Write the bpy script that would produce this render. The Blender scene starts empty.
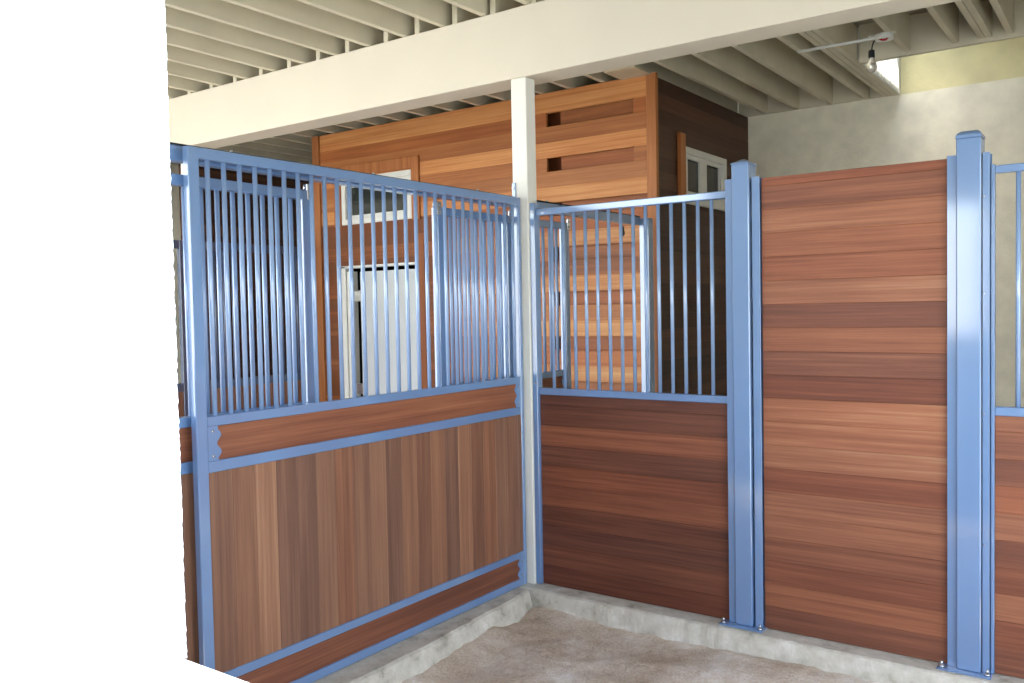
import bpy, bmesh, math, random
from mathutils import Vector, Matrix
random.seed(7)
C = bpy.context.scene
COL = C.collection

# ---------------------------------------------------------------- helpers
class MB:
    """collects shapes, then links them as ONE mesh object"""
    def __init__(self):
        self.bm = bmesh.new()
        self.bd = self.bm.faces.layers.float.new('bd')
    def _mark(self, faces, bd, smooth=False):
        for f in faces:
            f[self.bd] = bd
            f.smooth = smooth
    def box(self, x0, x1, y0, y1, z0, z1, bd=0.0, ch=0.0):
        if x0 > x1: x0, x1 = x1, x0
        if y0 > y1: y0, y1 = y1, y0
        if z0 > z1: z0, z1 = z1, z0
        before = set(self.bm.faces)
        r = bmesh.ops.create_cube(self.bm, size=1.0)
        for v in r['verts']:
            v.co = Vector(((x0+x1)/2+v.co.x*(x1-x0), (y0+y1)/2+v.co.y*(y1-y0), (z0+z1)/2+v.co.z*(z1-z0)))
        if ch > 0:
            es = list({e for v in r['verts'] for e in v.link_edges})
            bmesh.ops.bevel(self.bm, geom=es, offset=ch, segments=1, affect='EDGES')
        self._mark([f for f in self.bm.faces if f not in before], bd)
        return self
    def cyl(self, p0, p1, r, n=12, bd=0.0, r1=None, caps=True):
        p0, p1 = Vector(p0), Vector(p1)
        d = p1-p0
        q = Vector((0, 0, 1)).rotation_difference(d.normalized())
        m = Matrix.Translation((p0+p1)/2) @ q.to_matrix().to_4x4()
        before = set(self.bm.faces)
        bmesh.ops.create_cone(self.bm, cap_ends=caps, segments=n, radius1=r, radius2=r if r1 is None else r1, depth=d.length, matrix=m)
        for f in self.bm.faces:
            if f not in before:
                f[self.bd] = bd
                f.smooth = len(f.verts) == 4
        return self
    def tube(self, pts, r, n=8):
        for a, b in zip(pts[:-1], pts[1:]):
            self.cyl(a, b, r, n)
        return self
    def lathe(self, prof, cx, cy, n=20):
        """profile of (radius, z)"""
        rings = []
        for rr, z in prof:
            rings.append([self.bm.verts.new((cx+rr*math.cos(2*math.pi*k/n), cy+rr*math.sin(2*math.pi*k/n), z)) for k in range(n)])
        for a, b in zip(rings[:-1], rings[1:]):
            for k in range(n):
                f = self.bm.faces.new((a[k], a[(k+1) % n], b[(k+1) % n], b[k])); f.smooth = True
        self.bm.faces.new(list(reversed(rings[0]))); self.bm.faces.new(rings[-1])
        return self
    def poly(self, pts, direction):
        """extrude a planar polygon along a vector"""
        d = Vector(direction)
        a = [self.bm.verts.new(Vector(p)) for p in pts]
        b = [self.bm.verts.new(Vector(p)+d) for p in pts]
        n = len(a)
        self.bm.faces.new(a); self.bm.faces.new(list(reversed(b)))
        for k in range(n):
            self.bm.faces.new((a[k], b[k], b[(k+1) % n], a[(k+1) % n]))
        return self
    def build(self, name, mat, parent=None, bevel=0.0):
        bmesh.ops.recalc_face_normals(self.bm, faces=self.bm.faces[:])
        me = bpy.data.meshes.new(name)
        self.bm.to_mesh(me); self.bm.free()
        o = bpy.data.objects.new(name, me)
        me.materials.append(mat)
        COL.objects.link(o)
        if parent is not None: put(o, parent)
        if bevel:
            b = o.modifiers.new('edge', 'BEVEL'); b.width = bevel; b.segments = 2; b.limit_method = 'ANGLE'
        return o

def put(o, parent):
    """parent without moving (parents are never rotated)"""
    o.parent = parent
    w = Vector((0, 0, 0)); p = parent
    while p is not None:
        w += p.location; p = p.parent
    o.location = o.location - w

def thing(name, label, cat, loc=(0, 0, 0), group=None):
    o = bpy.data.objects.new(name, None); COL.objects.link(o)
    o.location = loc; o.empty_display_size = 0.1
    return tag(o, label, cat, group)
def tag(o, label, cat, group=None, kind=None):
    o['label'] = label; o['category'] = cat
    if group: o['group'] = group
    if kind: o['kind'] = kind
    return o
def struct(o, label=None):
    o['kind'] = 'structure'
    if label: o['label'] = label
    return o

# ---------------------------------------------------------------- materials
def srgb(c):
    return tuple(((v/255)/12.92 if v/255 <= .04045 else ((v/255+.055)/1.055)**2.4) for v in c)+(1,)
def new_mat(name):
    m = bpy.data.materials.new(name); m.use_nodes = True
    return m, m.node_tree, m.node_tree.nodes['Principled BSDF']
def N(nt, t, **kw):
    n = nt.nodes.new(t)
    for k, v in kw.items(): setattr(n, k, v)
    return n
def ramp(nt, stops):
    r = N(nt, 'ShaderNodeValToRGB')
    cr = r.color_ramp
    while len(cr.elements) < len(stops): cr.elements.new(0.5)
    for e, (p, c) in zip(cr.elements, stops): e.position = p; e.color = c
    return r

def paint(name, col, rough=.5, noise=.04, scale=6, bump=0.0, bscale=80, spec=.5, metallic=0.0, coat=0.0):
    m, nt, b = new_mat(name)
    tc = N(nt, 'ShaderNodeTexCoord')
    n = N(nt, 'ShaderNodeTexNoise'); n.inputs['Scale'].default_value = scale; n.inputs['Detail'].default_value = 4
    nt.links.new(tc.outputs['Object'], n.inputs['Vector'])
    c = srgb(col)
    lo = tuple(max(0, v*(1-noise*2)) for v in c[:3])+(1,); hi = tuple(min(1, v*(1+noise*2)) for v in c[:3])+(1,)
    r = ramp(nt, [(.3, lo), (.7, hi)])
    nt.links.new(n.outputs['Fac'], r.inputs['Fac']); nt.links.new(r.outputs['Color'], b.inputs['Base Color'])
    b.inputs['Roughness'].default_value = rough
    b.inputs['Specular IOR Level'].default_value = spec
    b.inputs['Metallic'].default_value = metallic
    if coat:
        b.inputs['Coat Weight'].default_value = coat; b.inputs['Coat IOR'].default_value = 1.88; b.inputs['Coat Roughness'].default_value = .11
    if bump:
        n2 = N(nt, 'ShaderNodeTexNoise'); n2.inputs['Scale'].default_value = bscale; n2.inputs['Detail'].default_value = 5
        nt.links.new(tc.outputs['Object'], n2.inputs['Vector'])
        bp = N(nt, 'ShaderNodeBump'); bp.inputs['Strength'].default_value = bump; bp.inputs['Distance'].default_value = .01
        nt.links.new(n2.outputs['Fac'], bp.inputs['Height']); nt.links.new(bp.outputs['Normal'], b.inputs['Normal'])
    return m

KG = 1.5
def wood(name, axis, cols, rough=.5, spread=.6, fine=1.0, red=.5):
    """cols: dark, mid, light, pale ; one tone per board from the face attribute, grain along axis"""
    m, nt, b = new_mat(name)
    tc = N(nt, 'ShaderNodeTexCoord'); at = N(nt, 'ShaderNodeAttribute', attribute_name='bd')
    def mapped(along, across):
        s = {'x': (along, across, across), 'y': (across, along, across), 'z': (across, across, along)}[axis]
        mp = N(nt, 'ShaderNodeMapping'); mp.inputs['Scale'].default_value = s
        nt.links.new(tc.outputs['Object'], mp.inputs['Vector'])
        ml = N(nt, 'ShaderNodeMath', operation='MULTIPLY'); ml.inputs[1].default_value = 37.0
        nt.links.new(at.outputs['Fac'], ml.inputs[0])
        ad = N(nt, 'ShaderNodeVectorMath', operation='ADD')
        nt.links.new(mp.outputs['Vector'], ad.inputs[0]); nt.links.new(ml.outputs[0], ad.inputs[1])
        return ad.outputs[0]
    def noise(vec, sc, det, rg=.55, dist=0):
        n = N(nt, 'ShaderNodeTexNoise'); n.inputs['Scale'].default_value = sc; n.inputs['Detail'].default_value = det
        n.inputs['Roughness'].default_value = rg; n.inputs['Distortion'].default_value = dist
        nt.links.new(vec, n.inputs['Vector']); return n.outputs['Fac']
    streak = noise(mapped(.45, 24), 1.0, 4, .62, .5)
    fineg = noise(mapped(2.2, 95*fine), 1.0, 4, .65)
    patch = noise(mapped(1.1, 3.0), 1.0, 2, .5)
    def comb(a, wa, bb, wb, cc=None, wc=0):
        m1 = N(nt, 'ShaderNodeMath', operation='MULTIPLY'); m1.inputs[1].default_value = wa; nt.links.new(a, m1.inputs[0])
        m2 = N(nt, 'ShaderNodeMath', operation='MULTIPLY_ADD'); m2.inputs[1].default_value = wb; nt.links.new(bb, m2.inputs[0]); nt.links.new(m1.outputs[0], m2.inputs[2])
        if cc is None: return m2.outputs[0]
        m3 = N(nt, 'ShaderNodeMath', operation='MULTIPLY_ADD'); m3.inputs[1].default_value = wc; nt.links.new(cc, m3.inputs[0]); nt.links.new(m2.outputs[0], m3.inputs[2])
        return m3.outputs[0]
    g = comb(streak, .42, fineg, .36, patch, .22)          # about .5 centre
    # tone = spread*(bd-.5) + (g-.5)*k + .5
    k1 = N(nt, 'ShaderNodeMath', operation='MULTIPLY_ADD'); k1.inputs[1].default_value = spread; k1.inputs[2].default_value = .5-.5*spread-.5*KG
    nt.links.new(at.outputs['Fac'], k1.inputs[0])
    k2 = N(nt, 'ShaderNodeMath', operation='MULTIPLY_ADD'); k2.inputs[1].default_value = KG
    nt.links.new(g, k2.inputs[0]); nt.links.new(k1.outputs[0], k2.inputs[2])
    r = ramp(nt, [(.05, srgb(cols[0])), (.38, srgb(cols[1])), (.68, srgb(cols[2])), (1.0, srgb(cols[3]))])
    nt.links.new(k2.outputs[0], r.inputs['Fac'])
    # some boards are redder, some greyer
    wn = N(nt, 'ShaderNodeTexWhiteNoise', noise_dimensions='1D'); nt.links.new(at.outputs['Fac'], wn.inputs['W'])
    hr = ramp(nt, [(0.0, (.86, .94, 1.10, 1)), (.45, (1, 1, 1, 1)), (1.0, (1.14, .90, .78, 1))]); nt.links.new(wn.outputs['Value'], hr.inputs['Fac'])
    hm = N(nt, 'ShaderNodeMixRGB', blend_type='MULTIPLY'); hm.inputs['Fac'].default_value = red
    nt.links.new(r.outputs['Color'], hm.inputs['Color1']); nt.links.new(hr.outputs['Color'], hm.inputs['Color2'])
    nt.links.new(hm.outputs['Color'], b.inputs['Base Color'])
    b.inputs['Roughness'].default_value = rough
    b.inputs['Specular IOR Level'].default_value = .35
    bp = N(nt, 'ShaderNodeBump'); bp.inputs['Strength'].default_value = .12; bp.inputs['Distance'].default_value = .002
    nt.links.new(fineg, bp.inputs['Height']); nt.links.new(bp.outputs['Normal'], b.inputs['Normal'])
    return m

MAH = [(78, 44, 34), (118, 71, 52), (152, 98, 70), (188, 143, 108)]
CED = [(112, 64, 34), (158, 96, 52), (186, 122, 68), (214, 162, 104)]
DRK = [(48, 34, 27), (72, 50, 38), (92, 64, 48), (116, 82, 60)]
M = dict(
    blue=paint('blue_enamel', (103, 136, 180), rough=.35, noise=.02, scale=3, coat=1),
    bluelit=paint('blue_enamel_lightened', (134, 162, 202), rough=.35, noise=.02, scale=3, coat=1),  # same enamel, lightened so the bar colour carries their bright reflections
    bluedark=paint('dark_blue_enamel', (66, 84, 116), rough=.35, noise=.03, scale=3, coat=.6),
    black=paint('black_rubber', (28, 30, 36), rough=.6),
    zinc=paint('zinc_bolt', (205, 208, 212), rough=.25, metallic=.9),
    cream=paint('cream_paint', (212, 203, 184), rough=.6, noise=.012, scale=2, bump=.04, bscale=120),
    post=paint('post_paint', (226, 224, 214), rough=.55, noise=.015, scale=5),
    joist=paint('joist_paint', (206, 197, 172), rough=.7, noise=.03, scale=4),
    deck=paint('deck_paint', (176, 168, 150), rough=.8, noise=.05, scale=4),
    white=paint('white_frame', (222, 222, 214), rough=.5, noise=.02),
    doorp=paint('pale_door', (196, 200, 200), rough=.5, noise=.02, scale=2),
    dark=paint('dark_interior', (30, 26, 22), rough=.9),
    stucco=paint('stucco', (242, 236, 214), rough=.9, noise=.04, scale=7, bump=.35, bscale=45),
    yellow=paint('yellow_stucco', (228, 218, 168), rough=.9, noise=.04, scale=5, bump=.3, bscale=45),
    whitewall=paint('white_stucco', (198, 206, 212), rough=.9, noise=.01, scale=8, bump=.2, bscale=90),
    ply=paint('plywood', (206, 190, 160), rough=.8, noise=.06, scale=9),
    red=paint('red_wire', (180, 40, 34), rough=.5),
    mx=wood('mahogany_horizontal', 'x', MAH), my=wood('mahogany_lengthwise', 'y', MAH, spread=.3), mz=wood('mahogany_vertical', 'z', [(84,57,46),(120,84,66),(150,109,84),(186,148,118)], spread=.45),
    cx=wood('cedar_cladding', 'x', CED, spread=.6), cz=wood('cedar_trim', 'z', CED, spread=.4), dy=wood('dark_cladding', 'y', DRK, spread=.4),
)
# glass
m, nt, b = new_mat('window_glass'); b.inputs['Base Color'].default_value = srgb((60, 66, 64)); b.inputs['Roughness'].default_value = .06
b.inputs['Transmission Weight'].default_value = .35; b.inputs['Specular IOR Level'].default_value = .6; M['glass'] = m
m, nt, b = new_mat('bulb_glass'); b.inputs['Base Color'].default_value = (1, 1, 1, 1); b.inputs['Roughness'].default_value = .05
b.inputs['Transmission Weight'].default_value = .9; b.inputs['IOR'].default_value = 1.2; M['bulb'] = m
m, nt, b = new_mat('clear_glazing'); b.inputs['Base Color'].default_value = (.9, .95, .95, 1); b.inputs['Alpha'].default_value = .12; b.inputs['Roughness'].default_value = .05; M['clear'] = m
# concrete with stains
m, nt, b = new_mat('old_concrete'); tc = N(nt, 'ShaderNodeTexCoord')
n1 = N(nt, 'ShaderNodeTexNoise'); n1.inputs['Scale'].default_value = 7; n1.inputs['Detail'].default_value = 8; n1.inputs['Roughness'].default_value = .7
nt.links.new(tc.outputs['Object'], n1.inputs['Vector'])
r = ramp(nt, [(.33, srgb((150, 144, 128))), (.45, srgb((192, 186, 172))), (.6, srgb((208, 203, 191))), (.76, srgb((236, 233, 226)))])
nt.links.new(n1.outputs['Fac'], r.inputs['Fac']); nt.links.new(r.outputs['Color'], b.inputs['Base Color']); b.inputs['Roughness'].default_value = .95
n2 = N(nt, 'ShaderNodeTexNoise'); n2.inputs['Scale'].default_value = 38; n2.inputs['Detail'].default_value = 6; nt.links.new(tc.outputs['Object'], n2.inputs['Vector'])
bp = N(nt, 'ShaderNodeBump'); bp.inputs['Strength'].default_value = .6; bp.inputs['Distance'].default_value = .01
nt.links.new(n2.outputs['Fac'], bp.inputs['Height']); nt.links.new(bp.outputs['Normal'], b.inputs['Normal']); M['concrete'] = m
# dirt
m, nt, b = new_mat('dry_dirt'); tc = N(nt, 'ShaderNodeTexCoord')
n1 = N(nt, 'ShaderNodeTexNoise'); n1.inputs['Scale'].default_value = 3.2; n1.inputs['Detail'].default_value = 9; n1.inputs['Roughness'].default_value = .66
nt.links.new(tc.outputs['Object'], n1.inputs['Vector'])
r = ramp(nt, [(.28, srgb((176, 154, 130))), (.43, srgb((204, 186, 166))), (.56, srgb((220, 206, 190))), (.72, srgb((246, 241, 234)))])
nt.links.new(n1.outputs['Fac'], r.inputs['Fac'])
n3 = N(nt, 'ShaderNodeTexNoise'); n3.inputs['Scale'].default_value = 85; n3.inputs['Detail'].default_value = 6; n3.inputs['Roughness'].default_value = .7
nt.links.new(tc.outputs['Object'], n3.inputs['Vector'])
mx = N(nt, 'ShaderNodeMixRGB', blend_type='OVERLAY'); mx.inputs['Fac'].default_value = .8
nt.links.new(r.outputs['Color'], mx.inputs['Color1']); nt.links.new(n3.outputs['Fac'], mx.inputs['Color2'])
nt.links.new(mx.outputs['Color'], b.inputs['Base Color']); b.inputs['Roughness'].default_value = 1.0; b.inputs['Specular IOR Level'].default_value = .1
bp = N(nt, 'ShaderNodeBump'); bp.inputs['Strength'].default_value = .8; bp.inputs['Distance'].default_value = .012
nt.links.new(n3.outputs['Fac'], bp.inputs['Height']); nt.links.new(bp.outputs['Normal'], b.inputs['Normal']); M['dirt'] = m
M['yard'] = paint('pale_yard', (174, 180, 178), rough=1, noise=.06, scale=.6)
M['slope'] = paint('pale_reflection_slope', (222, 218, 208), rough=1, noise=.05, scale=.2)

# ---------------------------------------------------------------- boards
def boards_h(mb, x0, x1, y0, y1, z0, z1, h, first=None, tones=None, ch=.0018):
    z = z0; k = 0
    while z < z1-.004:
        zt = min(z1, z+(first if (k == 0 and first) else h))
        if z1-zt < .02: zt = z1
        bd = tones[k % len(tones)] if tones else random.random()
        mb.box(x0, x1, y0, y1, z, zt, bd=bd, ch=ch)
        z = zt; k += 1
    return mb
def boards_v_alongY(mb, x0, x1, ya, yb, z0, z1, w, tones=None, ch=.0018):
    y = ya; k = 0
    while y < yb-.004:
        yt = min(yb, y+w)
        if yb-yt < .02: yt = yb
        mb.box(x0, x1, y, yt, z0, z1, bd=(tones[k % len(tones)] if tones else random.random()), ch=ch)
        y = yt; k += 1
    return mb

bar_cache = {}
def bar(parent, x, y, z0, z1, r=.0097, mat='bluelit'):
    key = (round(z1-z0, 4), r, mat)
    if key not in bar_cache:
        mb = MB(); mb.cyl((0, 0, 0), (0, 0, z1-z0), r, 14)
        o = mb.build('bar', M[mat]); bar_cache[key] = o
    else:
        o = bar_cache[key].copy(); COL.objects.link(o)
    o.location = (x, y, z0); put(o, parent)
    return o
bolt_cache = {}
def bolt(parent, loc, axis, r=.007, l=.006):
    """small dome-headed bolt, axis = outward direction"""
    key = (axis, r, l)
    if key not in bolt_cache:
        mb = MB(); d = Vector(axis)
        mb.cyl((0, 0, 0), d*l*.6, r*1.0, 10); mb.cyl(d*l*.6, d*l, r*.95, 10, r1=r*.45)
        o = mb.build('bolt', M['zinc']); bolt_cache[key] = o
    else:
        o = bolt_cache[key].copy(); COL.objects.link(o)
    o.location = loc; put(o, parent); return o

ZT = 2.185
# ---------------------------------------------------------------- stall front panel and sliding doors (planes of constant x)
def gusset_pts(x, y_in, sgn, z0, z1):
    """scalloped plate: straight against the stile at y_in, scalloped edge towards +sgn"""
    w = .05; pts = []
    n = 24
    for k in range(n+1):
        t = k/n
        z = z0+(z1-z0)*t
        off = w-.010*math.cos(t*4*math.pi)*1.0 if True else w
        if t < .06 or t > .94: off = w-.004
        pts.append((x, y_in+sgn*off, z))
    return [(x, y_in, z0)]+pts+[(x, y_in, z1)]

def front_panel(root, xf, th, ya, yb, ztop, spacing, first, stile=.055, trail=.045, mid=None, rs=.028, mat='blue'):
    """xf: face towards the stall (+X); panel thickness th towards -X"""
    xb = xf-th; xm = xf-th/2
    def B(n, y0, y1, z0, z1): return MB().box(xb, xf, y0, y1, z0, z1, ch=.003).build(n, M[mat], root)
    B('stile', ya, ya+stile, 0.004, ztop); B('stile', yb-rs, yb, 0.004, ztop)
    i0, i1 = ya+stile, yb-rs
    if mid: B('middle_stile', mid-.03, mid+.03, 1.19, ztop-trail)
    B('top_rail', i0, i1, ztop-trail, ztop)
    B('middle_rail', i0, i1, 1.151, 1.19)
    B('middle_rail', i0, i1, .976, 1.020)
    B('lower_rail', i0, i1, .160, .198)
    B('bottom_rail', i0, i1, .004, .045)
    # boards
    mb = MB(); boards_v_alongY(mb, xm-.013, xm+.013, i0, i1, .198, .976, .106, tones=[.45, .55, .86, .30, .35, .62, .5, .42, .7, .3, .55, .25, .6, .35, .78, .28, .5, .66, .4]); mb.build('board_panel', M['mz'], root)
    MB().box(xm-.013, xm+.013, i0, i1, 1.020, 1.151, bd=.55, ch=.002).build('rail_board', M['my'], root)
    MB().box(xm-.013, xm+.013, i0, i1, .045, .160, bd=.2, ch=.002).build('rail_board', M['my'], root)
    for (z0, z1) in ((1.02, 1.151), (.045, .16)):
        for yy, s in ((i0, 1), (i1, -1)):
            g = MB(); g.poly(gusset_pts(xf-.0075, yy, s, z0, z1), (.0055, 0, 0)); gp = g.build('corner_plate', M[mat], root)
            for zz in (z0+.018, z1-.018):
                bolt(gp, (xf-.002, yy+s*.022, zz), (1, 0, 0), .006, .005)
    y = first
    while y < i1-.012:
        if y > i0+.008 and not (mid and abs(y-mid) < .045): bar(root, xm, y, 1.19, ztop-trail)
        y += spacing
    return root

A = thing('stall_front_panel', 'long blue stall front with barred top and vertical wood boards, joining the cream post', 'stall panel', (0, -1.1, 0))
front_panel(A, -.006, .034, -2.180, -.056, 2.198, .0730, -2.086, stile=.048, trail=.042)
# bolted ear against the post
MB().box(-.066, -.0405, -.054, -.0465, 2.20, 2.285, ch=.002).build('mounting_tab', M['blue'], A)
for zz in (2.255,):
    bolt(A, (-.053, -.054, zz), (0, -1, 0), .008, .006)

def sliding_door(label, ya, yb, first, mid=True):
    D = thing('sliding_stall_door', label, 'stall door', (-.085, (ya+yb)/2, 0), 'sliding stall doors on the aisle track')
    front_panel(D, -.0685, .043, ya, yb, 2.10, .0727, first, stile=.05, trail=.04, mid=(ya+yb)/2 if mid else None, rs=.05)
    for yy in ((ya+.004, (ya+yb)/2, yb-.012) if mid else (ya+.012, yb-.012)):
        h = MB(); h.box(-.0675, -.0605, yy-.018, yy+.018, 2.058, 2.126, ch=.002)
        hp = h.build('hanger_plate', M['zinc'], D)
        for zz in (2.074, 2.108): bolt(hp, (-.0605, yy, zz), (1, 0, 0), .007, .006)
        w = MB(); w.cyl((-.095, yy, 2.100), (-.095, yy, 2.128), .008, 10); w.build('hanger_stem', M['zinc'], D)
    return D
sliding_door('blue barred sliding stall door behind the left end of the long stall front', -2.780, -1.535, -2.653, False)
sliding_door('blue barred sliding stall door passing behind the cream post', -.700, .556, -.580)

T = thing('sliding_door_track', 'blue steel door track with black top edge along the aisle side of the stalls', 'track', (-.1, -1, 2.17))
tr = MB(); tr.box(-.128, -.072, -3.6, 1.52, 2.150, 2.208, ch=.004); tr.build('track_rail', M['blue'], T)
MB().box(-.130, -.069, -3.6, 1.52, 2.2085, 2.214, ch=.001).build('track_cover_strip', M['black'], T)
for yy in (-1.93, -1.14, -.35, .33):
    bolt(T, (-.080, yy, 2.214), (0, 0, 1), .007, .010)
MB().cyl((-.110, 1.30, 2.085), (-.09, 1.30, 2.085), .022, 14).build('end_stop', M['black'], T)
MB().box(-.105, -.095, 1.28, 1.32, 2.085, 2.13).build('end_stop_bracket', M['black'], T)
E_ = MB(); E_.box(-.085, -.012, 1.525, 1.60, -.10, 2.20, ch=.004); e = E_.build('track_end_post', M['blue'])
tag(e, 'blue square steel post at the corner of the wood-clad room, ending the door track', 'post')

# ---------------------------------------------------------------- cream beam and post
bm_ = MB().box(-7.4, 4.2, -.052, .150, 2.868, 3.258, ch=.004).build('ceiling_beam', M['cream']); tag(bm_, 'deep cream-painted beam crossing overhead above the stall divider', 'beam')
pm = MB().box(-.066, .037, -.045, .048, 0.0, 2.8675, ch=.004).build('support_post', M['post']); tag(pm, 'slim cream-painted post under the beam at the stall corner', 'post')

# ---------------------------------------------------------------- divider (plane y = 0)
def square_frame_bars(root, xs, z0, z1, y):
    for x in xs: bar(root, x, y, z0, z1)
B1 = thing('grille_divider_panel', 'short barred divider panel over dark wood boards, between cream post and first blue post', 'stall panel', (.64, 0, 0))
yf, yb_ = -.014, .022
MB().box(.0385, .071, yf-.02, yb_, .004, 2.165, ch=.003).build('stile', M['blue'], B1)
MB().box(.071, 1.192, yf-.004, yb_, 2.093, 2.130, ch=.004).build('top_rail', M['blue'], B1)
MB().box(.071, 1.192, yf-.004, yb_, 1.086, 1.124, ch=.004).build('middle_rail', M['blue'], B1)
mb = MB(); boards_h(mb, .071, 1.192, yf+.006, yb_-.004, .004, 1.086, .1135, tones=[.05, .14, .08, .04, .48, .22, .12, .52, .10, .02]); mb.build('board_panel', M['mx'], B1)
square_frame_bars(B1, [.162+.0727*k for k in range(14)], 1.124, 2.093, .003)
for zz in (2.11, 1.15): bolt(B1, (.062, yf-.02, zz), (0, -1, 0), .007, .005)

def tall_post(label, xa, xb, la, rb, cap):
    P = thing('channel_post', label, 'post', ((xa+xb)/2, 0, 0))
    ztop = 2.245
    mb = MB(); mb.box(xa, xb, -.052, .055, .008, ztop, ch=.004); mb.build('post_tube', M['blue'], P)
    mb = MB(); xm, hw = (xa+xb)/2, (xb-xa)/2+.002; y0, y1 = -.054, .057
    prof = [(0, 1.0), (.012, .98), (.022, .86), (.030, .62), (.034, .25)] if cap == 'round' else [(0, 1.0), (.006, .99), (.028, .12)]
    vs = []
    for dz, s in prof:
        vs.append([mb.bm.verts.new((xm+sx*hw*s, (y0+y1)/2+sy*(y1-y0)/2*s, ztop+dz)) for sx, sy in ((-1, -1), (1, -1), (1, 1), (-1, 1))])
    for a, b2 in zip(vs[:-1], vs[1:]):
        for k in range(4): mb.bm.faces.new((a[k], a[(k+1) % 4], b2[(k+1) % 4], b2[k]))
    mb.bm.faces.new(vs[-1]); mb.bm.faces.new(list(reversed(vs[0])))
    mb.build('post_cap', M['blue'], P)
    # side channels: U sections open outwards
    for x0, x1 in ((la, xa-.0015), (xb+.0015+(.008 if cap != 'round' else .002), rb)):
        c = MB()
        c.box(x0, x1, -.034, -.028, .008, 2.180, ch=.001)
        c.box(x0, x1, .030, .036, .008, 2.180, ch=.001)
        xw = x1-.004 if x0 < xa else x0
        c.box(xw, xw+.004, -.028, .030, .008, 2.180)
        c.build('side_channel', M['blue'], P)
    MB().box(la-.035, rb+.012, -.085, .085, 0.0, .008, ch=.002).build('base_plate', M['blue'], P)
    for xx in (la-.018, rb-.004):
        bp_ = MB(); bp_.cyl((xx, -.064, .008), (xx, -.064, .016), .012, 6); bp_.cyl((xx, -.064, .016), (xx, -.064, .034), .006, 8)
        bp_.build('anchor_bolt', M['zinc'], P)
    for zz in (.55, 1.1, 1.6, 2.0):
        bolt(P, (xb+.009, -.034, zz), (0, -1, 0), .004, .003)
    return P
tall_post('blue steel channel post with pointed cap between barred divider and solid wood panel', 1.232, 1.317, 1.1935, 1.364, 'pyramid')
tall_post('blue steel channel post with rounded cap at the right of the solid wood panel', 2.211, 2.304, 2.174, 2.334, 'round')

tones = [.3, .55, .25, .42, .62, .66, .24, .7, .78, .80, .22, .35, .55, .30, .74, .52, .6, .7, .42, .5]
S1 = thing('solid_divider_panel', 'tall solid panel of horizontal reddish wood boards between the two blue channel posts', 'stall panel', (1.78, 0, 0))
mb = MB(); boards_h(mb, 1.330, 2.21, -.013, .015, .004, 2.172, .112, tones=tones); 
# boards end inside the channels
for v in mb.bm.verts:
    if v.co.x < 1.5: v.co.x += .036
    else: v.co.x -= .036
mb.build('board_panel', M['mx'], S1)

B3 = thing('grille_divider_panel', 'barred divider panel over wood boards at the far right edge, beyond the rounded-cap post', 'stall panel', (2.9, 0, 0))
MB().box(2.336, 2.350, yf-.006, yb_, .004, 2.13, ch=.002).build('stile', M['blue'], B3)
MB().box(2.350, 3.46, yf-.004, yb_, 2.093, 2.124, ch=.004).build('top_rail', M['blue'], B3)
MB().box(2.350, 3.46, yf-.004, yb_, 1.092, 1.130, ch=.004).build('middle_rail', M['blue'], B3)
MB().box(3.46, 3.50, yf-.006, yb_, .004, 2.13, ch=.002).build('stile', M['blue'], B3)
mb = MB(); boards_h(mb, 2.350, 3.46, yf+.006, yb_-.004, .004, 1.092, .1135, tones=[.3, .28, .62, .25, .3, .68, .5, .3, .42, .62]); mb.build('board_panel', M['mx'], B3)
square_frame_bars(B3, [2.433+.0727*k for k in range(14)], 1.130, 2.093, .003)

# ---------------------------------------------------------------- floor, curbs
def bump_grid(name, x0, x1, y0, y1, step, fn, mat):
    bm = bmesh.new(); nx = int((x1-x0)/step)+1; ny = int((y1-y0)/step)+1
    g = [[bm.verts.new((x0+(x1-x0)*i/(nx-1), y0+(y1-y0)*j/(ny-1), 0)) for j in range(ny)] for i in range(nx)]
    for i in range(nx):
        for j in range(ny):
            v = g[i][j]; v.co.z = fn(v.co.x, v.co.y)
    for i in range(nx-1):
        for j in range(ny-1):
            f = bm.faces.new((g[i][j], g[i+1][j], g[i+1][j+1], g[i][j+1])); f.smooth = True
    me = bpy.data.meshes.new(name); bm.to_mesh(me); bm.free(); me.materials.append(mat)
    o = bpy.data.objects.new(name, me); COL.objects.link(o); return o
from mathutils import noise as mn
def fz(x, y):
    z = -.118+.020*mn.noise((x*2.1, y*2.1, 0))+.010*mn.noise((x*8, y*8, 3))+.006*mn.noise((x*24, y*24, 5))
    if -.02 < x and y < 0:                                   # dirt banked against the left curb
        d = x-.12
        z += .055*math.exp(-(d/.13)**2)*(.55+.6*mn.noise((y*3.1, .3, 1)))*min(1, max(0, (-y-.25)/.3))
    z += .030*math.exp(-((y+.12)/.16)**2)*(.55+.9*mn.noise((x*2.3, 4, 4)))*(1 if x > .1 else 0)
    z += .02*math.exp(-((x-1.45)/.25)**2-((y+.3)/.15)**2)
    return z
fl = bump_grid('floor', -.02, 3.7, -3.7, .02, .02, fz, M['dirt']); struct(fl)
def fz2(x, y): return -.115+.012*mn.noise((x*3, y*3, 9))
fl2 = bump_grid('floor', -8.0, -.03, -3.7, 5.0, .12, fz2, M['dirt']); struct(fl2)
fl3 = bump_grid('floor', -.03, 4.3, .02, 4.0, .08, fz2, M['dirt']); struct(fl3)

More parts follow.
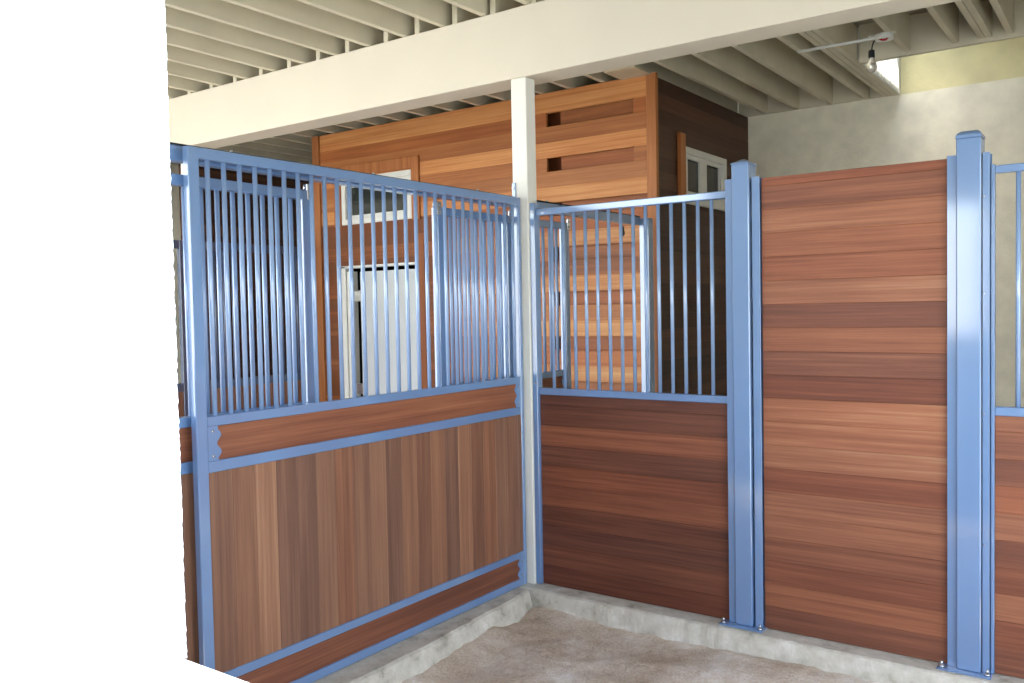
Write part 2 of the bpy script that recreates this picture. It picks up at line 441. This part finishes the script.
def curb(name, profile_fn, a, b, n, along, label):
    """curb with an uneven front edge, built as a swept section"""
    bm = bmesh.new(); rings = []
    for k in range(n+1):
        t = a+(b-a)*k/n
        sec = profile_fn(t)
        rings.append([bm.verts.new((t, q, z) if along == 'x' else (q, t, z)) for q, z in sec])
    m_ = len(rings[0])
    for r0, r1 in zip(rings[:-1], rings[1:]):
        for k in range(m_): bm.faces.new((r0[k], r0[(k+1) % m_], r1[(k+1) % m_], r1[k]))
    bm.faces.new(rings[0]); bm.faces.new(list(reversed(rings[-1])))
    bmesh.ops.recalc_face_normals(bm, faces=bm.faces[:])
    me = bpy.data.meshes.new(name); bm.to_mesh(me); bm.free(); me.materials.append(M['concrete'])
    o = bpy.data.objects.new(name, me); COL.objects.link(o); return tag(o, label, 'curb')
def secB(t):
    e = -.118+.010*mn.noise((t*5, 0, 0))+.005*mn.noise((t*19, 1, 0))
    return [(.16, -.30), (.16, 0), (e+.012, -.0005), (e, -.008+.004*mn.noise((t*11, 2, 2))), (e-.012+.008*mn.noise((t*8, 6, 2)), -.06), (e-.02+.006*mn.noise((t*13, 4, 4)), -.13), (e-.03, -.30)]
def secA(t):
    e = .075+.055*min(1, max(0, (-t-.2)/.8))+.014*mn.noise((t*4, 5, 0))+.006*mn.noise((t*17, 1, 5))
    return [(-.16, -.30), (-.16, 0), (e-.015, -.0005), (e, -.010+.005*mn.noise((t*9, 2, 2))), (e+.015+.010*mn.noise((t*6, 3, 2)), -.06), (e+.03, -.13), (e+.04, -.30)]
curb('concrete_curb', secB, -.20, 4.25, 240, 'x', 'weathered concrete curb under the divider boards and the two channel posts')
curb('concrete_curb', secA, -3.7, -.150, 200, 'y', 'weathered concrete curb under the long stall front, left of the dirt floor')

# ---------------------------------------------------------------- joists, deck
ORD = ['first', 'second', 'third', 'fourth', 'fifth', 'sixth', 'seventh', 'eighth', 'ninth', 'tenth', 'eleventh', 'twelfth', 'thirteenth', 'fourteenth',
       'fifteenth', 'sixteenth', 'seventeenth', 'eighteenth', 'nineteenth', 'twentieth']
def joist(x0, x1, y0, y1, label, group):
    o = MB().box(x0, x1, y0, y1, 3.2595, 3.498, ch=.002).build('ceiling_joist', M['joist'])
    return tag(o, label, 'joist', group)
JX = lambda k: -.225-.3066*k            # front joist bottoms, measured at the beam
for k in range(-11, 20):
    x = JX(k)
    if k >= 0: lb = 'pale ceiling joist in front of the beam, %s left of the cream post' % ORD[k]
    else: lb = 'pale ceiling joist in front of the beam, %s right of the cream post' % ORD[-k-1]
    joist(x-.040, x-.002, -4.15, .09, lb, 'ceiling joists in front of the beam')
    if k in (2, 3):
        pass
XB = [-3.103, -2.827, -2.547, -2.254, -1.954, -1.662, -1.385, -1.040, -.779, -.482, -.201, .079, .36, .643, .939,
      1.080, 1.122, 1.164, 1.518, 1.812, 1.965, 2.006, 2.125, 2.42, 2.72, 3.02, 3.32, 3.62, 3.92]
XB = [-3.103-.295*q for q in range(15, 0, -1)]+XB
for i, x in enumerate(XB):
    q = i-15
    if x < 0: lb = 'shaded ceiling joist behind the beam, %s left of the cream post' % ORD[10-q if q >= 0 else 10-q] if 10-q < 20 else 'shaded ceiling joist behind the beam, far left over the aisle'
    elif 15 <= q <= 17: lb = '%s of three joists fastened together beside the skylight' % ['left', 'middle', 'right'][q-15]
    elif q < 15: lb = 'shaded joist between cream post and tripled joist, %s from the post' % ORD[q-11]
    else: lb = 'short joist ending at the skylight header, %s from its left end' % ORD[q-18]
    yend = 3.62 if q < 18 else 2.335
    if x < -3.9: yend = 4.9
    joist(x, x+.038, -.045, yend, lb, 'ceiling joists behind the beam')
h = MB().box(1.223, 4.25, 2.336, 2.374, 3.235, 3.498, ch=.002).build('skylight_header', M['joist']); tag(h, 'pale header board across the cut joists in front of the yellow skylight wall', 'joist')
l = MB().box(-.15, 1.20, 3.6205, 3.648, 3.262, 3.498, ch=.002).build('wall_ledger', M['joist']); tag(l, 'ledger board carrying joist ends along the stucco back wall', 'joist')

dk = MB(); dk.box(-8.2, 4.3, -4.25, 2.374, 3.5, 3.56); dk.box(-8.2, 1.205, 2.374, 5.1, 3.5, 3.56); struct(dk.build('ceiling', M['deck']))
# skylight shaft: pale lining board on its left side, glazed strip in its lid
ln = MB(); ln.box(1.203, 1.216, 2.375, 3.65, 3.262, 3.74)
for k in range(9): ln.box(1.216, 1.221, 2.42+k*.14, 2.432+k*.14, 3.262, 3.74)
tag(ln.build('skylight_lining', M['white']), 'white ridged lining board on the left side of the skylight opening, brightly lit', 'board')
sh = MB(); sh.box(1.51, 4.3, 2.30, 3.72, 3.74, 3.80); sh.box(1.20, 1.51, 3.44, 3.72, 3.74, 3.80); sh.box(1.203, 4.3, 2.336, 2.374, 3.56, 3.74); struct(sh.build('ceiling', M['deck']))
w1 = bpy.data.objects.new('window_1', None); COL.objects.link(w1); w1.location = (1.4, 3, 3.8); w1['kind'] = 'structure'
fr = MB(); fr.box(1.20, 1.235, 2.336, 3.53, 3.80, 3.83); fr.box(1.50, 1.54, 2.336, 3.53, 3.80, 3.83); fr.box(1.235, 1.50, 2.336, 2.37, 3.80, 3.83); fr.box(1.235, 1.50, 3.49, 3.53, 3.80, 3.83)
fr.build('window_frame', M['white'], w1)
MB().box(1.235, 1.50, 2.37, 3.49, 3.812, 3.816).build('window_pane', M['clear'], w1)

# ---------------------------------------------------------------- back wall, side walls
wb = MB(); wb.box(-.16, 4.3, 3.65, 3.80, -.3, 3.262); struct(wb.build('wall_back', M['stucco']))
wy = MB(); wy.box(-.16, 4.3, 3.652, 3.80, 3.262, 3.74); struct(wy.build('wall_back', M['yellow']))
wr = MB(); wr.box(4.25, 4.40, -.3, 3.65, -.3, 3.50); wr.box(4.25, 4.40, -3.87, -.3, 2.45, 3.50); wr.box(4.25, 4.40, -3.87, -3.5, -.3, 2.45); wr.box(4.25, 4.40, -.3, 3.65, 3.5, 3.74)  # unseen upper strip over the side opening added to dim the ceiling joists
struct(wr.build('wall_right', M['stucco']))
struct(MB().box(-8.1, -.16, 4.95, 5.1, -.3, 3.5).build('wall_back', M['stucco']))
struct(MB().box(-6.3, -6.15, -3.7, 4.95, -.3, 3.5).build('wall_left', M['stucco']))
dw = MB(); boards_h(dw, -5.26, -5.20, 1.30, 4.94, -.12, 3.255, .115); tag(dw.build('dark_board_screen', M['dy']), 'dark horizontal board screen deep behind the barred stalls across the aisle', 'screen')

# ---------------------------------------------------------------- front wall with sill and the near white column
ZS = 1.298
fw = MB(); fw.box(.5, 4.25, -3.87, -3.724, -.3, ZS, ch=.004); struct(fw.build('wall_front', M['whitewall']))
fw = MB(); fw.box(-.50, .5, -3.87, -3.724, -.3, 3.255); struct(fw.build('wall_front', M['whitewall']))
MB().box(1.82, 2.12, -3.7238, -3.66, -.3, ZS).build('wall_front', M['whitewall'])['kind'] = 'structure'
# header over the near opening
struct(MB().box(.5, 4.25, -3.80, -3.72, 2.34, 3.256).build('wall_front', M['whitewall']))
# column: plan profile with a recess, extruded in fine rough steps
xr = 2.231
prof = [(1.82, -3.752), (1.889, -3.752), (1.891, -3.690), (2.105, -3.690), (2.1175, -3.752), (2.205, -3.752), (xr, -3.726), (2.150, -3.674), (2.10, -3.66), (1.82, -3.66)]
bm = bmesh.new(); rings = []; nz = 380
random.seed(3)
for k in range(nz+1):
    z = ZS+.0005+(2.339-ZS-.001)*k/nz
    ring = []
    for i, (x, y) in enumerate(prof):
        j = .0009 if i in (5, 6) else .0003
        ring.append(bm.verts.new((x+random.uniform(-j, j), y+(random.uniform(0, .0003)), z)))
    rings.append(ring)
n = len(prof)
for r0, r1 in zip(rings[:-1], rings[1:]):
    for k in range(n): bm.faces.new((r0[k], r0[(k+1) % n], r1[(k+1) % n], r1[k]))
bm.faces.new(rings[0]); bm.faces.new(list(reversed(rings[-1])))
bmesh.ops.recalc_face_normals(bm, faces=bm.faces[:])
me = bpy.data.meshes.new('sill_column'); bm.to_mesh(me); bm.free(); me.materials.append(M['whitewall'])
co = thing('sill_column', 'sunlit white stucco column with a shallow upright recess, standing on the near sill', 'column', (2.1, -3.74, ZS))
cc = bpy.data.objects.new('column_shaft', me); COL.objects.link(cc); put(cc, co)
lp = MB(); lp.box(1.903, 1.966, -3.696, -3.6905, 1.459, 1.579, ch=.001); lp.box(1.912, 1.957, -3.699, -3.696, 1.470, 1.568, ch=.0005)
lp.build('cover_plate', M['whitewall'], co)

# ---------------------------------------------------------------- wood-clad room
R_ = thing('wood_clad_room', 'wood-clad tack room of horizontal cedar boards with white window and pale door across the aisle', 'room', (-1.8, 1.7, 0))
Y0 = 1.70
# front: cladding in bands, leaving recessed slots near the corner
mb = MB()
hb = .1167
slots = [(1.0+.35*k-.108, 1.0+.35*k) for k in range(-2, 7)]
XL, XR = -3.57, -.10
win = (-3.28, -2.40, 2.385, 2.815); dor = (-3.31, -2.345, -.12, 2.0)
z = -.12
tz = []
zz = -.108+.0
edges = [-.12]
for s0, s1 in slots:
    for e_ in (s0-.121, s0, s1):
        if e_ > edges[-1]+.02: edges.append(e_)
edges += [3.1+.0, 3.257] if edges[-1] < 3.05 else [3.257]
edges = sorted(set(round(e_, 4) for e_ in edges))
random.seed(11)
def is_slot(z0, z1):
    return any(abs(z0-s0) < .01 and abs(z1-s1) < .01 for s0, s1 in slots)
for z0, z1 in zip(edges[:-1], edges[1:]):
    spans = [(XL, XR)]
    def cut(sp, a, b2):
        out = []
        for p, q in sp:
            if b2 <= p or a >= q: out.append((p, q)); continue
            if a > p: out.append((p, a))
            if b2 < q: out.append((b2, q))
        return out
    zmid = (z0+z1)/2
    pieces = [(z0, z1)]
    # split rows at the opening heads and sills
    for lim in (win[2], win[3], dor[3]):
        new = []
        for a, b2 in pieces:
            if a+.004 < lim < b2-.004: new += [(a, lim), (lim, b2)]
            else: new.append((a, b2))
        pieces = new
    t = random.random()*.5+.1
    if any(abs(z0-s1) < .01 for s0, s1 in slots): t = .85+.15*random.random()
    for a, b2 in pieces:
        m_ = (a+b2)/2; sp = spans
        if win[2] < m_ < win[3]: sp = cut(sp, win[0], win[1])
        if m_ < dor[3]: sp = cut(sp, dor[0], dor[1])
        if is_slot(z0, z1):
            sp = cut(sp, -.975, -.21)
        for p, q in sp:
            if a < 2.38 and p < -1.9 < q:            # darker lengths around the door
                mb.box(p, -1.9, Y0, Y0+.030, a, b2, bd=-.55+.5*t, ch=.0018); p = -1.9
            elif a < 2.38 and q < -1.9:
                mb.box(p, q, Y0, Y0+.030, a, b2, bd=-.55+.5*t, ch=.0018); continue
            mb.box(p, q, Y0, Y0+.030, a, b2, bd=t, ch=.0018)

        # visible lap: alternate boards stand slightly proud near the corner
for s0, s1 in slots:
    mb.box(-.885, -.15, Y0+.070, Y0+.092, s0-.045, s1+.045, bd=.1+.25*random.random())
mb.box(-1.05, -.80, Y0+.15, Y0+.16, .1, 3.15, bd=-.3)
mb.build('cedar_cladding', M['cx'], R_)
MB().box(-.10, -.022, Y0-.012, Y0+.030, -.12, 3.257, bd=.45, ch=.003).build('corner_trim', M['cz'], R_)
MB().box(-3.66, -3.57, Y0-.02, Y0+.135, -.12, 3.257, bd=.35, ch=.003).build('corner_trim', M['cz'], R_)
MB().box(-.30, -.06, 1.44, 1.695, 3.245, 3.2585, bd=.5).build('soffit_block', M['ply'], R_)
# side facing the next stall
sw = (2.25, 3.09, 2.37, 2.81)
mb = MB(); z = -.12; 
while z < 3.25:
    z1 = min(3.257, z+hb); pieces = [(z, z1)]
    for lim in (sw[2], sw[3]):
        new = []
        for a, b2 in pieces:
            if a+.004 < lim < b2-.004: new += [(a, lim), (lim, b2)]
            else: new.append((a, b2))
        pieces = new
    t = random.random()
    for a, b2 in pieces:
        m_ = (a+b2)/2
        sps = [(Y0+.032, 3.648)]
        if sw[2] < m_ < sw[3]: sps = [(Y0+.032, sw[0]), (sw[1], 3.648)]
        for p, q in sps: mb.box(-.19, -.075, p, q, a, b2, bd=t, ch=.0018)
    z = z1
mb.build('side_cladding', M['dy'], R_)  # dark tones put the next stall's shade into the board colour
# cladding backing
# closed room, its near-black colour adding to the interior shade: back walls
rb = MB(); rb.box(-3.57, -.19, 3.60, 3.65, -.12, 3.257); rb.box(-3.62, -3.57, Y0+.135, 3.65, -.12, 3.257); rb.box(-3.57, -.19, Y0+.135, 3.60, 3.20, 3.257)
rb.build('room_shell', M['dark'], R_)
# front window
def window_front():
    w = MB(); x0, x1, z0, z1 = win; t = .05
    w.box(x0, x1, Y0-.015, Y0+.07, z0, z0+t, ch=.003); w.box(x0, x1, Y0-.015, Y0+.07, z1-t, z1, ch=.003)
    w.box(x0, x0+t, Y0-.015, Y0+.07, z0+t, z1-t, ch=.003); w.box(x1-t, x1, Y0-.015, Y0+.07, z0+t, z1-t, ch=.003)
    wf = w.build('window', M['white'], R_)
    s = MB(); a, b2, c, d = x0+t, x1-t, z0+t, z1-t; t2 = .035
    s.box(a+.012, b2, Y0+.01, Y0+.05, c, c+t2); s.box(a+.012, b2, Y0+.01, Y0+.05, d-t2, d); s.box(a+.012, a+.012+t2, Y0+.01, Y0+.05, c+t2, d-t2); s.box(b2-t2, b2, Y0+.01, Y0+.05, c+t2, d-t2)
    s.build('window_sash', M['white'], wf)
    MB().box(a, b2, Y0+.028, Y0+.034, c, d).build('window_pane', M['glass'], wf)
    # wood casing
    for (p, q, r0, r1) in ((x1+.005, x1+.095, z0-.01, z1+.115), (x0-.095, x0-.005, z0-.01, z1+.115), (x0-.005, x1+.005, z1+.01, z1+.115)):
        MB().box(p, q, Y0-.022, Y0, r0, r1, bd=.4, ch=.003).build('window_casing', M['cz'], R_)
window_front()
def side_window():
    y0, y1, z0, z1 = sw; w = MB(); t = .05
    w.box(-.15, -.055, y0, y1, z0, z0+.075, ch=.003); w.box(-.15, -.055, y0, y1, z1-t, z1, ch=.003)
    w.box(-.15, -.055, y0, y0+t, z0+.075, z1-t, ch=.003); w.box(-.15, -.055, y1-t, y1, z0+.075, z1-t, ch=.003)
    wf = w.build('window', M['white'], R_)
    s = MB(); ym = (y0+y1)/2
    s.box(-.125, -.08, ym-.035, ym+.035, z0+.075, z1-t)
    for a, b2 in ((y0+t, ym-.035), (ym+.035, y1-t)):
        s.box(-.125, -.085, a, a+.03, z0+.075, z1-t); s.box(-.125, -.085, b2-.03, b2, z0+.075, z1-t); s.box(-.125, -.085, a+.03, b2-.03, z1-t-.03, z1-t); s.box(-.125, -.085, a+.03, b2-.03, z0+.075, z0+.105)
    s.build('window_sash', M['white'], wf)
    MB().box(-.11, -.104, y0+t, y1-t, z0+.075, z1-t).build('window_pane', M['glass'], wf)
    MB().box(-.0745, -.045, y0-.10, y0-.003, z0-.0, z1+.09, bd=.6, ch=.003).build('window_casing', M['cz'], R_)
side_window()
# door
d = MB(); d.box(dor[0], dor[0]+.055, Y0-.012, Y0+.10, -.12, dor[3], ch=.003); d.box(dor[1]-.012, dor[1], Y0-.0, Y0+.10, -.12, dor[3]); d.box(dor[0], dor[1], Y0-.012, Y0+.10, dor[3]-.02, dor[3]+.002, ch=.002)
df = d.build('door_frame', M['white'], R_)
d = MB(); d.box(dor[0]+.062, dor[0]+.125, Y0+.0, Y0+.08, -.12, dor[3]-.05, ch=.003); d.build('door_stop', M['white'], df)
dd = MB().box(dor[0]+.205, dor[1]-.018, Y0+.03, Y0+.07, -.11, dor[3]-.055, ch=.003).build('door', M['doorp'], R_)
for zz in (.85, 1.72):
    MB().box(dor[0]+.13, dor[0]+.215, Y0+.018, Y0+.03, zz-.05, zz+.05, ch=.002).build('hinge', M['zinc'], dd)
MB().box(dor[1]+.0, dor[1]+.085, Y0-.02, Y0, -.12, dor[3]+.25, bd=-.3, ch=.003).build('door_casing', M['cz'], R_)

# ---------------------------------------------------------------- stalls on the far side of the aisle
def far_front(label, ya, yb):
    F = thing('far_stall_front', label, 'stall panel', (-3.72, (ya+yb)/2, 0), 'stall fronts on the far side of the aisle')
    xf = -3.70; xb = -3.74
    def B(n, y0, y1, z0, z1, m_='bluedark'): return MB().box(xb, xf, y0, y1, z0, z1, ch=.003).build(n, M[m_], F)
    B('stile', ya, ya+.06, -.10, 2.20); B('stile', yb-.06, yb, -.10, 2.20)
    B('top_rail', ya+.06, yb-.06, 2.13, 2.20); B('middle_rail', ya+.06, yb-.06, .93, 1.0); B('bottom_rail', ya+.06, yb-.06, -.10, -.04)
    mb = MB(); boards_v_alongY(mb, xb+.008, xf-.008, ya+.06, yb-.06, -.04, .93, .11); mb.build('board_panel', M['mz'], F)
    y = ya+.06+.09
    while y < yb-.08:
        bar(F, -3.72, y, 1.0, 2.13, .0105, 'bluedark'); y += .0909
    return F
far_front('dark blue barred stall front across the aisle, seen through the left grille', -1.62, .30)
far_front('dark blue barred stall front across the aisle, beside the wood-clad room corner', .44, 1.66)
pf = MB().box(-3.75, -3.69, .31, .37, -.10, 3.2585, ch=.003).build('aisle_post', M['post']); tag(pf, 'slim post between the two barred stall fronts across the aisle', 'post')

# ---------------------------------------------------------------- hanging bulb
L_ = thing('hanging_bulb', 'bare clear light bulb on a black wire below a round box near the skylight', 'lamp', (1.49, 1.95, 3.24))
mb = MB(); mb.lathe([(.052, 3.222), (.055, 3.226), (.055, 3.252), (.050, 3.258)], 1.493, 1.95); mb.build('ceiling_box', M['white'], L_)
MB().box(1.40, 1.56, 1.93, 1.97, 3.2575, 3.2592).build('mounting_plate', M['white'], L_)
mb = MB(); mb.tube([(.95, 1.95, 3.272-.025), (1.44, 1.95, 3.243)], .0095, 10); mb.build('conduit', M['white'], L_)
mb = MB(); mb.tube([(1.45, 1.95, 3.232), (1.432, 1.945, 3.222), (1.424, 1.94, 3.195), (1.420, 1.94, 3.165)], .0042, 8); mb.build('cord', M['black'], L_)
mb = MB(); mb.tube([(1.47, 1.92, 3.226), (1.49, 1.915, 3.214), (1.51, 1.915, 3.212), (1.522, 1.92, 3.224)], .006, 8); mb.build('wire', M['red'], L_)
mb = MB(); mb.lathe([(.010, 3.172), (.019, 3.165), (.020, 3.128), (.017, 3.120)], 1.420, 1.94, 16); mb.build('socket', M['black'], L_)
mb = MB(); mb.lathe([(.014, 3.120), (.017, 3.104), (.027, 3.088), (.033, 3.066), (.030, 3.046), (.018, 3.032), (.003, 3.027)], 1.420, 1.94, 20); mb.build('bulb', M['bulb'], L_)

L_.location = (1.49+.012, 1.95-.133, 3.24)
# ---------------------------------------------------------------- outside
g = MB(); g.box(-60, 60, -14, -3.88, -.35, -.14); g.box(4.41, 60, -3.88, 30, -.35, -.14); struct(g.build('ground', M['yard']))
hl = MB(); hl.poly([(-70, -14, -.2), (-70, -44, 5.2), (-70, -44, -.4), (-70, -14, -.4)], (140, 0, 0)); struct(hl.build('reflection_slope', M['slope']))  # unseen pale slope added so the blue enamel mirrors a bright band

# ---------------------------------------------------------------- light
w = bpy.data.worlds.new('sky'); C.world = w; w.use_nodes = True; nt = w.node_tree
sk = nt.nodes.new('ShaderNodeTexSky'); sk.sky_type = 'NISHITA'; sk.sun_disc = False
sk.sun_elevation = math.radians(64); sk.sun_rotation = math.radians(200); sk.air_density = 1.0; sk.dust_density = 1.5; sk.ozone_density = 1
bg = nt.nodes['Background']; hs = nt.nodes.new('ShaderNodeHueSaturation'); hs.inputs['Saturation'].default_value = .6; nt.links.new(sk.outputs[0], hs.inputs['Color']); nt.links.new(hs.outputs[0], bg.inputs['Color']); bg.inputs['Strength'].default_value = .40
sd = bpy.data.lights.new('sun', 'SUN'); sd.energy = 5.0; sd.angle = math.radians(.53); sd.color = (1, .97, .92)
so = bpy.data.objects.new('sun', sd); COL.objects.link(so)
so.rotation_euler = Vector((-.45, .30, -.85)).to_track_quat('-Z', 'Y').to_euler()

# ---------------------------------------------------------------- camera
cd = bpy.data.cameras.new('camera'); cam = bpy.data.objects.new('camera', cd); COL.objects.link(cam); C.camera = cam
cd.sensor_width = 36; cd.lens = 881.572/1024*36; cd.clip_start = .02; cd.clip_end = 300
r = Vector((0.81159555, 0.5838975, -0.01940023)); u = Vector((-0.00619533, 0.04180699, 0.9991065)); f = Vector((-0.58418685, 0.8107502, -0.0375478))
mw = Matrix(((r.x, u.x, -f.x, 2.86002), (r.y, u.y, -f.y, -4.13998), (r.z, u.z, -f.z, 1.57593), (0, 0, 0, 1)))
cam.matrix_world = mw
C.view_settings.view_transform = 'Standard'; C.view_settings.look = 'None'; C.view_settings.gamma = 1
C.view_settings.use_curve_mapping = False
C.view_settings.exposure = 1.57
